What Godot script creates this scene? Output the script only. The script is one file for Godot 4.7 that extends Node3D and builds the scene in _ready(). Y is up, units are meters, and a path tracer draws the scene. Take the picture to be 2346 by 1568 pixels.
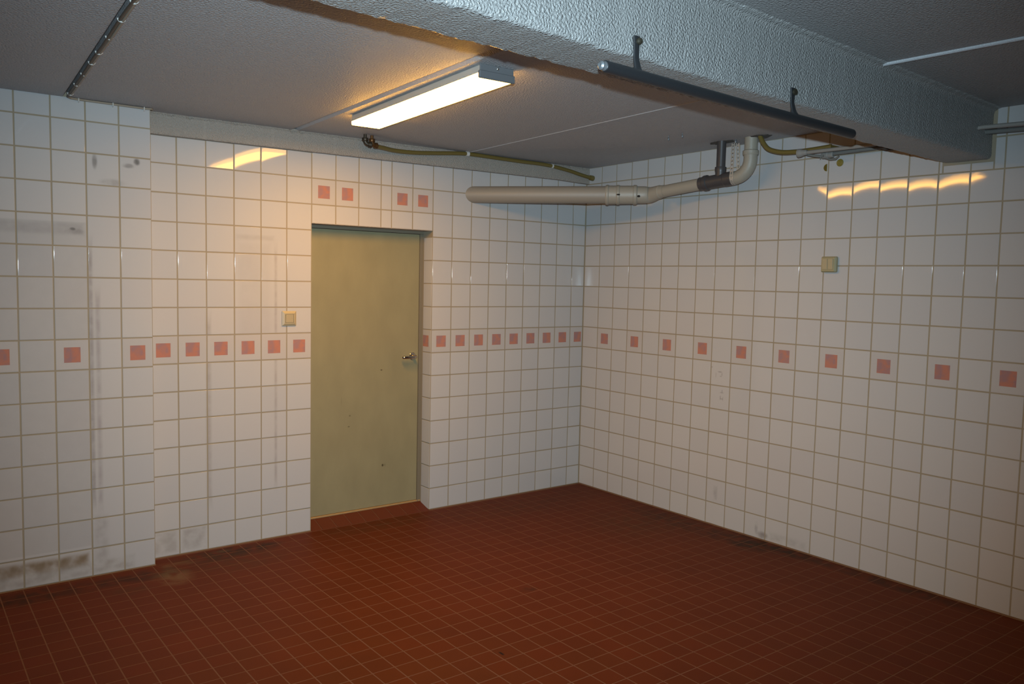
extends Node3D
# Tiled basement wash room. Lengths below are counted in wall tiles (T metres each);
# the corner of the two tiled walls is x = 0, z = 0, the room opens to -x and +z.

const T := 0.155
const FL := -7.9536            # floor level, in tiles below the top of the red band
const XR := -8.861             # right edge of the doorway
const XL := -14.378            # left edge of the doorway
const XP := -20.388            # right edge of the protruding wall
const ZP := 0.648              # its front face
const BW := 1.0036             # column pitch, back wall
const PW := 0.9867             # column pitch, protruding wall
const RW := 0.9982             # column pitch, right wall
const BOUNCE_CUT := 0.877            # darkens paints and glazes so that bounced light fills shade less
const JOINT := 0.026
const PROUD := 0.009           # tiles stand this far out of the grout

var M := {}
var cam: Camera3D
var rng := RandomNumberGenerator.new()
var tile_cache := {}
var names := {}


func _ready() -> void:
	rng.seed = 20240611
	# ---- camera, sky, lights, exposure
	cam = Camera3D.new()
	cam.name = "camera"
	cam.position = P(-27.5975, 2.2008, 30.0876)
	cam.rotation_degrees = Vector3(-4.2949, -37.5851, 1.2420)
	cam.fov = rad_to_deg(2.0 * atan(784.0 / 1867.82))
	cam.near = 0.05
	cam.far = 60.0
	add_child(cam)
	cam.current = true
	var env := Environment.new()
	env.background_mode = Environment.BG_COLOR
	env.background_color = Color.BLACK
	env.tonemap_mode = Environment.TONE_MAPPER_LINEAR
	env.tonemap_exposure = 1.0
	env.sdfgi_enabled = true
	env.ssao_enabled = true
	env.ssil_enabled = true
	var we := WorldEnvironment.new()
	we.name = "environment"
	we.environment = env
	add_child(we)
	# the photographer's pop-up flash, a hand's breadth above the lens
	var flash := SpotLight3D.new()
	flash.name = "camera_flash"
	flash.transform = cam.transform
	flash.position += cam.transform.basis.y * (0.70 * T)
	flash.rotate_object_local(Vector3.RIGHT, deg_to_rad(2.5))
	flash.rotate_y(deg_to_rad(2.0))
	flash.light_color = Color(0.82, 0.935, 1.0)
	flash.light_energy = 16.6
	flash.light_size = 0.012
	flash.spot_angle = 44.5
	flash.spot_angle_attenuation = 1.0
	flash.spot_range = 20.0
	flash.spot_attenuation = 2.0
	flash.shadow_enabled = true
	add_child(flash)
	make_materials()
	# ---- the setting
	make_floor()
	make_walls()
	make_ceiling()
	make_beam()
	make_door()
	# ---- the things
	make_lamp()
	make_drain()
	make_hoses()
	make_conduits()
	make_cable()
	make_rail()
	make_switches()
	make_plugs()
	make_hooks()


# ------------------------------------------------------------------ helpers
func P(x: float, y: float, z: float) -> Vector3:
	return Vector3(x * T, (y - FL) * T, z * T)


func V(p: Vector3) -> Vector3:
	return P(p.x, p.y, p.z)


func node(called: String, at: Vector3, label: String, category: String, kind := "", group := "") -> Node3D:
	var o := Node3D.new()
	o.name = called
	o.position = at
	add_child(o, true)
	tag(o, label, category, kind, group)
	return o


func tag(o: Node, label: String, category: String, kind := "", group := "") -> void:
	o.set_meta("label", label)
	o.set_meta("category", category)
	if kind != "":
		o.set_meta("kind", kind)
	if group != "":
		o.set_meta("group", group)


func put(mesh: Mesh, called: String, mat: Material, parent: Node, at := Vector3.ZERO, basis := Basis.IDENTITY) -> MeshInstance3D:
	var mi := MeshInstance3D.new()
	mi.name = called
	mi.mesh = mesh
	mi.material_override = mat
	mi.transform = Transform3D(basis, at)
	parent.add_child(mi, true)
	return mi


func start() -> SurfaceTool:
	var st := SurfaceTool.new()
	st.begin(Mesh.PRIMITIVE_TRIANGLES)
	return st


# a, b, c, d counter-clockwise seen from the front
func quad(st: SurfaceTool, a: Vector3, b: Vector3, c: Vector3, d: Vector3) -> void:
	var n := (b - a).cross(c - a)
	if n.length() < 1e-14:
		n = (c - a).cross(d - a)
	n = n.normalized()
	quadn(st, [a, b, c, d], [n, n, n, n])


func quadn(st: SurfaceTool, p: Array, n: Array, uv: Array = []) -> void:
	for i in [0, 2, 1, 0, 3, 2]:
		st.set_normal(n[i])
		st.set_uv(uv[i] if uv.size() > 0 else Vector2.ZERO)
		st.add_vertex(p[i])


# box with lightly chamfered edges
func add_box(st: SurfaceTool, lo: Vector3, hi: Vector3, ch := 0.0, xf := Transform3D.IDENTITY) -> void:
	var c := (lo + hi) * 0.5
	var h := (hi - lo) * 0.5
	ch = min(ch, min(h.x, min(h.y, h.z)) * 0.95)
	var ax := [Vector3.RIGHT, Vector3.UP, Vector3.BACK]
	for i in 3:
		for s in [-1.0, 1.0]:
			var n: Vector3 = ax[i] * s
			var u: Vector3 = ax[(i + 1) % 3]
			var v: Vector3 = ax[(i + 2) % 3] * s
			var hn: float = h[i]
			var hu: float = h[(i + 1) % 3] - ch
			var hv: float = h[(i + 2) % 3] - ch
			quad(st, xf * (c + n * hn - u * hu - v * hv), xf * (c + n * hn + u * hu - v * hv), xf * (c + n * hn + u * hu + v * hv), xf * (c + n * hn - u * hu + v * hv))
	if ch <= 0.0:
		return
	for i in 3:
		var j := (i + 1) % 3
		var k := (i + 2) % 3
		for si in [-1.0, 1.0]:
			for sj in [-1.0, 1.0]:
				var a1: Vector3 = ax[i] * si * h[i] + ax[j] * sj * (h[j] - ch)
				var a2: Vector3 = ax[i] * si * (h[i] - ch) + ax[j] * sj * h[j]
				var w: Vector3 = ax[k] * (h[k] - ch)
				var out: Vector3 = ax[i] * si + ax[j] * sj
				var pts := [c + a1 - w, c + a2 - w, c + a2 + w, c + a1 + w]
				if (pts[1] - pts[0]).cross(pts[2] - pts[0]).dot(out) < 0.0:
					pts.reverse()
				quad(st, xf * pts[0], xf * pts[1], xf * pts[2], xf * pts[3])
	for sx in [-1.0, 1.0]:
		for sy in [-1.0, 1.0]:
			for sz in [-1.0, 1.0]:
				var s3 := Vector3(sx, sy, sz)
				var q := [c + s3 * Vector3(h.x, h.y - ch, h.z - ch), c + s3 * Vector3(h.x - ch, h.y, h.z - ch), c + s3 * Vector3(h.x - ch, h.y - ch, h.z)]
				if (q[1] - q[0]).cross(q[2] - q[0]).dot(s3) < 0.0:
					q.reverse()
				var n3: Vector3 = (xf.basis * s3).normalized()
				for t in [0, 2, 1]:
					st.set_normal(n3)
					st.set_uv(Vector2.ZERO)
					st.add_vertex(xf * q[t])


func box_mesh(lo: Vector3, hi: Vector3, ch := 0.0) -> ArrayMesh:
	var st := start()
	add_box(st, lo, hi, ch)
	return st.commit()


# closed rings of equal size joined into a skin; smooth normals round and along
func add_loft(st: SurfaceTool, rings: Array, caps := true, smooth := true) -> void:
	var m: int = rings[0].size()
	var k := rings.size()
	var nrm := []
	if smooth:
		for i in k:
			var row := []
			for j in m:
				var along: Vector3 = rings[min(i + 1, k - 1)][j] - rings[max(i - 1, 0)][j]
				var across: Vector3 = rings[i][(j + 1) % m] - rings[i][(j + m - 1) % m]
				row.append(across.cross(along).normalized())
			nrm.append(row)
	for i in k - 1:
		for j in m:
			var j2 := (j + 1) % m
			var p := [rings[i][j], rings[i][j2], rings[i + 1][j2], rings[i + 1][j]]
			if smooth:
				quadn(st, p, [nrm[i][j], nrm[i][j2], nrm[i + 1][j2], nrm[i + 1][j]])
			else:
				quad(st, p[0], p[1], p[2], p[3])
	if caps:
		for e in [0, k - 1]:
			var mid := Vector3.ZERO
			for q in rings[e]:
				mid += q
			mid /= m
			var n: Vector3 = (rings[1][0] - rings[0][0]) * -1.0 if e == 0 else rings[k - 1][0] - rings[k - 2][0]
			n = n.normalized()
			for j in m:
				var tri := [mid, rings[e][j], rings[e][(j + 1) % m]]
				if (tri[1] - tri[0]).cross(tri[2] - tri[0]).dot(n) < 0.0:
					tri = [tri[0], tri[2], tri[1]]
				for t in [0, 2, 1]:
					st.set_normal(n)
					st.set_uv(Vector2.ZERO)
					st.add_vertex(tri[t])


# tube through points (metres) with a radius per point
func add_tube(st: SurfaceTool, pts: Array, radii: Array, sides := 20, caps := true) -> void:
	var rings := []
	var d0: Vector3 = (pts[1] - pts[0]).normalized()
	var u := d0.cross(Vector3.UP if absf(d0.y) < 0.9 else Vector3.RIGHT).normalized()
	for i in pts.size():
		var d: Vector3
		if i == 0:
			d = d0
		elif i == pts.size() - 1:
			d = (pts[i] - pts[i - 1]).normalized()
		else:
			d = ((pts[i] - pts[i - 1]).normalized() + (pts[i + 1] - pts[i]).normalized()).normalized()
		u = (u - d * u.dot(d)).normalized()
		var v := d.cross(u)
		var r: float = radii[min(i, radii.size() - 1)]
		var ring := []
		for j in sides:
			var a := TAU * j / sides
			ring.append(pts[i] + (u * cos(a) + v * sin(a)) * r)
		rings.append(ring)
	add_loft(st, rings, caps)


func tube_mesh(pts: Array, radii: Array, sides := 20, caps := true) -> ArrayMesh:
	var st := start()
	add_tube(st, pts, radii, sides, caps)
	return st.commit()


# surface of revolution about an axis; profile of Vector2(along, radius)
func lathe_mesh(at: Vector3, axis: Vector3, profile: Array, sides := 28) -> ArrayMesh:
	var st := start()
	var d := axis.normalized()
	var u := d.cross(Vector3.UP if absf(d.y) < 0.9 else Vector3.RIGHT).normalized()
	var v := d.cross(u)
	for i in profile.size() - 1:
		var a: Vector2 = profile[i]
		var b: Vector2 = profile[i + 1]
		var slope := Vector2(-(b.y - a.y), b.x - a.x).normalized()   # (along, outwards)
		for j in sides:
			var q := []
			var n := []
			for s in [[a, j], [a, j + 1], [b, j + 1], [b, j]]:
				var ang: float = TAU * s[1] / sides
				var o: Vector3 = u * cos(ang) + v * sin(ang)
				q.append(at + d * s[0].x + o * s[0].y)
				n.append((d * slope.x + o * slope.y).normalized())
			quadn(st, q, n)
	return st.commit()


func curve_points(ctrl: Array, steps := 6) -> Array:
	var out := []
	for i in ctrl.size() - 1:
		var p0: Vector3 = ctrl[max(i - 1, 0)]
		var p1: Vector3 = ctrl[i]
		var p2: Vector3 = ctrl[i + 1]
		var p3: Vector3 = ctrl[min(i + 2, ctrl.size() - 1)]
		for s in steps:
			out.append(p1.cubic_interpolate(p2, p0, p3, float(s) / steps))
	out.append(ctrl[-1])
	return out


func pixel(p: Vector3) -> Vector2:
	var q: Vector3 = cam.transform.affine_inverse() * p
	if q.z > -0.1:
		return Vector2(-9999, -9999)
	return Vector2(1173.0 - 1867.82 * q.x / q.z, 784.0 + 1867.82 * q.y / q.z)


# ------------------------------------------------------------------ materials
func solid(c: Color, rough := 0.6, metal := 0.0) -> StandardMaterial3D:
	var m := StandardMaterial3D.new()
	m.albedo_color = c if metal > 0.3 else Color(c.r * BOUNCE_CUT, c.g * BOUNCE_CUT, c.b * BOUNCE_CUT)
	m.roughness = rough
	m.metallic = metal
	return m


func noise_image(size: int, freq: float, kind: int, oct := 3, sd := 1) -> Image:
	var n := FastNoiseLite.new()
	n.noise_type = kind
	n.frequency = freq
	n.fractal_octaves = oct
	n.seed = sd
	if kind == FastNoiseLite.TYPE_CELLULAR:
		n.cellular_return_type = FastNoiseLite.RETURN_DISTANCE
	return n.get_seamless_image(size, size)


func triplanar(m: StandardMaterial3D, scale: Vector3, offset := Vector3.ZERO) -> StandardMaterial3D:
	m.uv1_triplanar = true
	m.uv1_world_triplanar = true
	m.uv1_triplanar_sharpness = 8.0
	m.uv1_scale = scale
	m.uv1_offset = offset
	return m


func rough_plaster(c: Color, bump: Texture2D, per_metre: float, cm: float, rough: float, spec := 0.5) -> StandardMaterial3D:
	var m := triplanar(solid(c, rough), Vector3.ONE * per_metre)
	m.heightmap_enabled = true
	m.heightmap_texture = bump
	m.heightmap_scale = cm
	m.metallic_specular = spec
	return m


func make_materials() -> void:
	var sprayed := ImageTexture.create_from_image(noise_image(1024, 0.055, FastNoiseLite.TYPE_SIMPLEX_SMOOTH, 3, 7))
	var fine := ImageTexture.create_from_image(noise_image(512, 0.09, FastNoiseLite.TYPE_SIMPLEX_SMOOTH, 3, 3))
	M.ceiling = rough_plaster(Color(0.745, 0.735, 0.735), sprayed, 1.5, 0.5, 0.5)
	M.ceiling_front_dimmed = M.ceiling.duplicate()
	M.ceiling_front_dimmed.albedo_color = Color(0.565, 0.557, 0.552)  # same ceiling paint, darkened here so the near bay looks less flash-lit
	M.beam = rough_plaster(Color(0.61, 0.605, 0.595), sprayed, 1.7, 0.6, 0.34)
	M.concrete = rough_plaster(Color(0.70, 0.665, 0.62), fine, 2.6, 0.5, 0.8)
	M.filler = rough_plaster(Color(0.80, 0.81, 0.82), fine, 3.0, 0.12, 0.45)
	M.gap = solid(Color(0.10, 0.09, 0.085), 0.9)
	M.grout = rough_plaster(Color(0.655, 0.605, 0.51), fine, 4.0, 0.04, 0.85)
	M.floor_grout = rough_plaster(Color(0.43, 0.275, 0.195), fine, 4.0, 0.04, 0.85)
	M.bead = rough_plaster(Color(0.46, 0.34, 0.24), fine, 4.0, 0.05, 0.8)
	M.plain = rough_plaster(Color(0.42, 0.41, 0.40), fine, 1.0, 0.05, 0.5)  # unseen walls: grey kept dark to weaken the light they bounce
	# glazed wall tile; the grime of each wall lies in wall coordinates
	M.tile = []
	M.tile_right = []
	var back_tex := ImageTexture.create_from_image(back_grime())
	var right_tex := ImageTexture.create_from_image(right_grime())
	for k in 3:
		var tone: Color = [Color(0.812, 0.803, 0.795), Color(0.805, 0.797, 0.791), Color(0.818, 0.808, 0.797)][k]
		for side in 2:
			var m := solid(tone, 0.045)
			m.metallic_specular = 0.38
			m.albedo_texture = [back_tex, right_tex][side]
			# 30 tiles across, 20 tiles up per repeat; x = -30 .. 0, y = -9 .. 11 (tiles)
			triplanar(m, Vector3(1.0 / (30.0 * T), 1.0 / (20.0 * T), 1.0 / (30.0 * T)), Vector3(0, 0, 0))
			(M.tile if side == 0 else M.tile_right).append(m)
	M.deco = []
	for k in 4:
		var m := solid(Color.WHITE, 0.06)
		m.metallic_specular = 0.38
		m.albedo_texture = ImageTexture.create_from_image(deco_print(k))
		M.deco.append(m)
	# unglazed red floor tile
	M.floor = []
	var floor_tex := ImageTexture.create_from_image(floor_tone())
	var dirt_tex := ImageTexture.create_from_image(floor_grime())
	var white := Image.create(4, 4, false, Image.FORMAT_RGB8)
	white.fill(Color.WHITE)
	var full_tex := ImageTexture.create_from_image(white)
	for k in 5:
		var m := solid([Color(0.385, 0.168, 0.050), Color(0.378, 0.170, 0.054), Color(0.390, 0.166, 0.047), Color(0.381, 0.172, 0.052), Color(0.376, 0.163, 0.050)][k], 0.55)
		m.metallic_specular = 0.23
		m.albedo_texture = floor_tex
		m.detail_enabled = true
		m.detail_albedo = dirt_tex
		m.detail_mask = full_tex
		m.detail_blend_mode = BaseMaterial3D.BLEND_MODE_MIX
		m.detail_uv_layer = BaseMaterial3D.DETAIL_UV_1
		triplanar(m, Vector3.ONE / (30.0 * T))
		M.floor.append(m)
	M.sill = solid(Color(0.385, 0.15, 0.06), 0.5)
	M.door = solid(Color(0.64, 0.605, 0.46), 0.5)
	M.door.albedo_texture = ImageTexture.create_from_image(door_print())
	M.frame = solid(Color(0.52, 0.48, 0.40), 0.5)
	M.strip = solid(Color(0.72, 0.58, 0.38), 0.6)
	M.chrome = solid(Color(0.80, 0.78, 0.75), 0.16, 1.0)
	M.steel = solid(Color(0.50, 0.51, 0.52), 0.42, 0.6)
	M.white_metal = solid(Color(0.82, 0.80, 0.76), 0.4)
	M.cap = solid(Color(0.42, 0.42, 0.425), 0.45)
	M.pvc = rough_plaster(Color(0.635, 0.595, 0.535), fine, 6.0, 0.06, 0.45)
	M.pvc_light = rough_plaster(Color(0.68, 0.645, 0.58), fine, 6.0, 0.06, 0.42)
	M.pvc_grey = solid(Color(0.29, 0.275, 0.275), 0.4)
	M.dirt = solid(Color(0.16, 0.13, 0.10), 0.9)
	M.rail = rough_plaster(Color(0.155, 0.157, 0.165), fine, 6.0, 0.03, 0.42)
	M.rail_dark = solid(Color(0.13, 0.12, 0.12), 0.5)
	M.gas = solid(Color(0.47, 0.405, 0.20), 0.38)
	M.brass = solid(Color(0.36, 0.25, 0.13), 0.4, 0.55)
	M.brass_dark = solid(Color(0.22, 0.20, 0.16), 0.45, 0.4)
	M.cream = solid(Color(0.75, 0.69, 0.55), 0.35)
	M.cream_old = solid(Color(0.69, 0.65, 0.50), 0.4)
	M.conduit = rough_plaster(Color(0.62, 0.60, 0.57), fine, 6.0, 0.06, 0.6)
	M.conduit_grey = rough_plaster(Color(0.49, 0.49, 0.47), fine, 6.0, 0.08, 0.7)
	M.wire = solid(Color(0.66, 0.60, 0.52), 0.5)
	M.wire_brown = solid(Color(0.40, 0.33, 0.26), 0.55)
	M.clip = solid(Color(0.88, 0.87, 0.84), 0.4)
	M.plug = solid(Color(0.57, 0.50, 0.20), 0.6)
	M.strap = solid(Color(0.74, 0.72, 0.68), 0.45, 0.5)
	M.glow = solid(Color(0.95, 0.93, 0.88), 0.35)
	M.glow.emission_enabled = true
	M.glow.emission = Color(1.0, 0.72, 0.29)
	M.glow.emission_energy_multiplier = 30.0


# picture of wall grime over x = -30 .. 0 and y = -9 .. 11 (tiles), in the repeat that world triplanar mapping gives
const PXT := 50                # pixels per tile

func wall_px(x: float, y: float) -> Vector2:
	# u = x / 30, v = -(metres up) / 20 tiles
	return Vector2(fposmod(x, 30.0) * PXT, fposmod(-(y - FL), 20.0) * PXT)


func smudge(img: Image, flip: bool, x0: float, x1: float, y0: float, y1: float, c: Color, strength: float, soft: float, nz: FastNoiseLite, grain := 0.5) -> void:
	for iy in range(int(y0 * PXT), int(y1 * PXT)):
		for ix in range(int(x0 * PXT), int(x1 * PXT)):
			var x := float(ix) / PXT
			var y := float(iy) / PXT
			var e: float = min(min(x - x0, x1 - x) / soft, min(y - y0, y1 - y) / max(soft, min(0.14 * (y1 - y0), 0.9) if x1 - x0 < 1.0 else soft))
			if x1 - x0 < 1.2 and y1 - y0 < 0.7:      # a small smudge is round
				e = (1.0 - Vector2((2.0 * x - x0 - x1) / (x1 - x0), (2.0 * y - y0 - y1) / (y1 - y0)).length()) * 1.6
			var n := nz.get_noise_2d(x * 60.0, y * 60.0) * 0.5 + 0.5
			var a: float = smoothstep(0.0, 1.0, clamp(e, 0.0, 1.0)) * strength * 0.72 * lerp(1.0, clamp(n * 1.8 - 0.3, 0.0, 1.0), grain)
			var q := wall_px(-x if flip else x, y)
			var px := int(q.x) % img.get_width()
			var py := int(q.y) % img.get_height()
			var o := img.get_pixel(px, py)
			img.set_pixel(px, py, o.lerp(c, a))


func base_grime(sd: int) -> Image:
	var img := Image.create(30 * PXT, 20 * PXT, false, Image.FORMAT_RGB8)
	img.fill(Color(1, 1, 1))
	return img


func back_grime() -> Image:
	var img := base_grime(1)
	var nz := FastNoiseLite.new()
	nz.seed = 5
	nz.frequency = 0.03
	nz.fractal_octaves = 4
	var grey := Color(0.62, 0.62, 0.63)
	# outline left by a cabinet that stood against the protruding wall
	smudge(img, false, -29.0, -22.36, -6.9, 3.80, grey, 0.17, 0.05, nz, 0.25)
	smudge(img, false, -29.0, -22.4, 3.30, 3.82, Color(0.45, 0.44, 0.44), 0.22, 0.18, nz, 0.5)
	smudge(img, false, -22.40, -22.20, -5.9, 3.5, Color(0.50, 0.46, 0.46), 0.45, 0.09, nz, 0.6)
	smudge(img, false, -22.22, -21.98, -6.0, 1.9, Color(0.62, 0.57, 0.58), 0.40, 0.12, nz, 0.6)
	smudge(img, false, -22.4, -21.8, -7.6, -5.8, Color(0.75, 0.73, 0.72), 0.5, 0.25, nz, 0.9)
	smudge(img, false, -20.98, -20.72, 5.72, 6.02, Color(0.30, 0.29, 0.28), 0.75, 0.10, nz, 0.9)
	smudge(img, false, -21.35, -20.85, 5.62, 5.82, Color(0.45, 0.44, 0.43), 0.5, 0.10, nz, 0.9)
	smudge(img, false, -22.22, -22.02, 5.45, 6.1, Color(0.42, 0.41, 0.40), 0.55, 0.08, nz, 0.7)
	smudge(img, false, -22.1, -21.1, 4.98, 5.28, Color(0.55, 0.54, 0.53), 0.4, 0.12, nz, 0.9)
	smudge(img, false, -22.9, -22.68, 3.50, 3.62, Color(0.22, 0.21, 0.20), 0.8, 0.05, nz, 0.9)
	smudge(img, false, -23.1, -22.4, 3.35, 3.60, Color(0.5, 0.5, 0.5), 0.35, 0.08, nz, 1.0)
	# tide line of mud at the foot
	smudge(img, false, -30.0, -22.42, -7.62, -7.02, Color(0.62, 0.51, 0.36), 0.75, 0.22, nz, 0.75)
	smudge(img, false, -30.0, -22.42, -7.45, -7.08, Color(0.56, 0.46, 0.33), 0.4, 0.18, nz, 0.8)
	smudge(img, false, -30.0, -21.0, -7.95, -7.35, Color(0.68, 0.65, 0.60), 0.45, 0.2, nz, 1.0)
	# left of the door
	smudge(img, false, -15.92, -15.74, -6.2, 3.6, Color(0.60, 0.53, 0.50), 0.34, 0.09, nz, 0.6)
	smudge(img, false, -17.4, -15.84, 3.45, 3.75, Color(0.66, 0.62, 0.60), 0.22, 0.14, nz, 0.5)
	smudge(img, false, -17.38, -15.9, -1.0, 3.5, Color(0.75, 0.72, 0.70), 0.14, 0.3, nz, 0.4)
	smudge(img, false, -18.5, -18.2, -6.6, 1.0, Color(0.60, 0.54, 0.50), 0.35, 0.14, nz, 0.5)
	smudge(img, false, -20.39, -19.4, -7.9, -6.95, Color(0.72, 0.69, 0.64), 0.42, 0.2, nz, 1.0)
	smudge(img, false, -19.4, -18.4, -7.9, -6.95, Color(0.67, 0.64, 0.60), 0.42, 0.2, nz, 1.0)
	return img


func right_grime() -> Image:
	var img := base_grime(2)
	var nz := FastNoiseLite.new()
	nz.seed = 9
	nz.frequency = 0.03
	nz.fractal_octaves = 4
	var soot := Color(0.40, 0.36, 0.34)
	# faint rubbed-out scribble, then scuffs by the floor; the map runs along -z
	for s in [[8.32, 8.37, -1.72, -1.42], [8.40, 8.70, -1.44, -1.38], [8.52, 8.66, -1.62, -1.56], [8.62, 8.68, -1.60, -1.42], [8.05, 8.18, -1.28, -1.20], [8.55, 8.80, -2.30, -2.24], [8.66, 8.72, -2.30, -2.12], [8.58, 8.64, -2.62, -2.36], [8.58, 8.78, -2.56, -2.50], [8.72, 8.77, -2.64, -2.40]]:
		smudge(img, true, s[0], s[1], s[2], s[3], soot, 0.42, 0.03, nz, 0.6)
	smudge(img, true, 10.6, 11.3, -7.95, -7.55, soot, 0.5, 0.2, nz, 0.95)
	smudge(img, true, 10.55, 10.75, -7.85, -7.2, soot, 0.3, 0.1, nz, 0.95)
	smudge(img, true, 11.2, 13.0, -7.95, -7.45, soot, 0.22, 0.25, nz, 0.95)
	smudge(img, true, 8.4, 8.7, -6.9, -6.2, soot, 0.25, 0.12, nz, 0.95)
	return img


func floor_tone() -> Image:
	var img := Image.create(512, 512, false, Image.FORMAT_RGB8)
	var src := noise_image(512, 0.02, FastNoiseLite.TYPE_SIMPLEX_SMOOTH, 4, 21)
	for y in 512:
		for x in 512:
			var k := 0.93 + 0.07 * src.get_pixel(x, y).r
			img.set_pixel(x, y, Color(k, k, k))
	return img


# mud and dust with their own colours, over 30 x 30 tiles of floor
func floor_grime() -> Image:
	var img := Image.create(900, 900, false, Image.FORMAT_RGBA8)
	img.fill(Color(0.17, 0.12, 0.08, 0.0))
	var nz := FastNoiseLite.new()
	nz.seed = 21
	nz.frequency = 0.02
	nz.fractal_octaves = 4
	var mud := Color(0.150, 0.110, 0.070)
	var brown := Color(0.27, 0.165, 0.085)
	var dust := Color(0.43, 0.36, 0.27)
	# x, z, reach in x, reach in z (tiles), colour, strength
	for s in [[-18.0, 0.75, 1.7, 0.8, mud, 0.9], [-16.7, 0.7, 1.0, 0.5, mud, 0.9], [-20.9, 1.5, 1.9, 0.6, mud, 0.7], [-19.0, 0.7, 1.1, 0.5, brown, 0.8], [-18.0, 1.7, 2.2, 1.3, brown, 0.6],
			[-20.2, 2.0, 0.75, 1.1, dust, 0.62], [-19.6, 0.95, 0.9, 0.25, dust, 0.55], [-21.6, 2.6, 1.0, 0.5, brown, 0.6], [-18.1, 0.45, 0.5, 0.18, dust, 0.45],
			[-0.9, 8.0, 1.0, 4.5, mud, 0.55], [-0.45, 11.8, 0.7, 2.6, mud, 0.95], [-1.2, 11.0, 0.7, 1.0, mud, 0.75], [-2.6, 6.5, 2.4, 2.2, brown, 0.5], [-0.4, 16.5, 0.5, 3.5, mud, 0.7], [-11.0, 9.7, 0.4, 0.24, mud, 0.7],
			[-14.55, 12.93, 0.05, 0.12, Color(0.07, 0.03, 0.02), 2.0], [-14.72, 12.8, 0.08, 0.07, mud, 1.0], [-24.5, 1.5, 3.0, 0.8, mud, 0.7], [-11.6, 0.7, 3.2, 0.8, brown, 0.6], [-5.0, 1.6, 5.0, 1.6, brown, 0.4]]:
		for iy in range(int((s[1] - s[3]) * 30), int((s[1] + s[3]) * 30) + 1):
			for ix in range(int((s[0] - s[2]) * 30), int((s[0] + s[2]) * 30) + 1):
				var d := Vector2((ix / 30.0 - s[0]) / s[2], (iy / 30.0 - s[1]) / s[3]).length()
				if d < 1.0:
					var a: float = clamp((1.0 - d * d) * s[5] * clamp(0.7 + nz.get_noise_2d(ix * 2.5, iy * 2.5) * 1.3, 0.0, 1.0), 0.0, 1.0)
					var px := posmod(ix, 900)
					var py := posmod(iy, 900)
					var o := img.get_pixel(px, py)
					var oa := a + o.a * (1.0 - a)
					var c: Color = (o * (o.a * (1.0 - a)) + s[4] * a) / max(oa, 0.001)
					c.a = oa
					img.set_pixel(px, py, c)
	return img


# the mottled coral square printed on each band tile
func deco_print(sd: int) -> Image:
	var img := Image.create(192, 192, false, Image.FORMAT_RGB8)
	img.fill(Color(0.805, 0.785, 0.77))
	var nz := FastNoiseLite.new()
	nz.seed = 40 + sd
	nz.frequency = 0.012
	nz.fractal_octaves = 4
	var g := FastNoiseLite.new()
	g.seed = 70 + sd
	g.frequency = 0.16
	for y in range(46, 148):
		for x in range(46, 146):
			var n: float = clamp(nz.get_noise_2d(x, y) * 1.5 + 0.5 + g.get_noise_2d(x, y) * 0.28, 0.0, 1.0)
			var c := Color(0.79, 0.535, 0.455).lerp(Color(0.69, 0.535, 0.53), n)
			img.set_pixel(x, y, c)
	return img


func door_print() -> Image:
	var img := Image.create(512, 1024, false, Image.FORMAT_RGB8)
	var nz := FastNoiseLite.new()
	nz.seed = 90
	nz.frequency = 0.01
	for y in 1024:
		for x in 512:
			var k := 0.97 + 0.04 * nz.get_noise_2d(x, y * 0.5)
			img.set_pixel(x, y, Color(k, k, k))
	# scuffs: u, v, ru, rv, strength
	for s in [[0.655, 0.497, 0.012, 0.003, 0.6], [0.674, 0.850, 0.011, 0.006, 0.75], [0.695, 0.850, 0.004, 0.006, 0.35], [0.375, 0.655, 0.010, 0.004, 0.35], [0.366, 0.694, 0.012, 0.003, 0.4], [0.30, 0.60, 0.003, 0.02, 0.15]]:
		for y in range(int((s[1] - s[3]) * 1024), int((s[1] + s[3]) * 1024) + 1):
			for x in range(int((s[0] - s[2]) * 512), int((s[0] + s[2]) * 512) + 1):
				var d := Vector2((x / 512.0 - s[0]) / s[2], (y / 1024.0 - s[1]) / s[3]).length()
				if d < 1.0:
					img.set_pixel(x, y, img.get_pixel(x, y).lerp(Color(0.30, 0.26, 0.2), (1.0 - d) * s[4] * 1.6 if s[4] < 0.63 else (1.0 - d * d) * s[4]))
	return img


# ------------------------------------------------------------------ tiles
# a tile facing +z, its face at z = 0, sides given in tiles; rounded rim, faintly pillowed glaze
func tile_mesh(w: float, h: float, kind := 0, uv := Rect2(0, 0, 1, 1), bev := 0.02, deep := 0.05) -> ArrayMesh:
	var key := "%.3f %.3f %d %s %.3f" % [w, h, kind, uv, bev]
	if tile_cache.has(key):
		return tile_cache[key]
	var st := start()
	tile_into(st, w, h, kind, uv, bev, deep, Transform3D.IDENTITY)
	tile_cache[key] = st.commit()
	return tile_cache[key]


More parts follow.
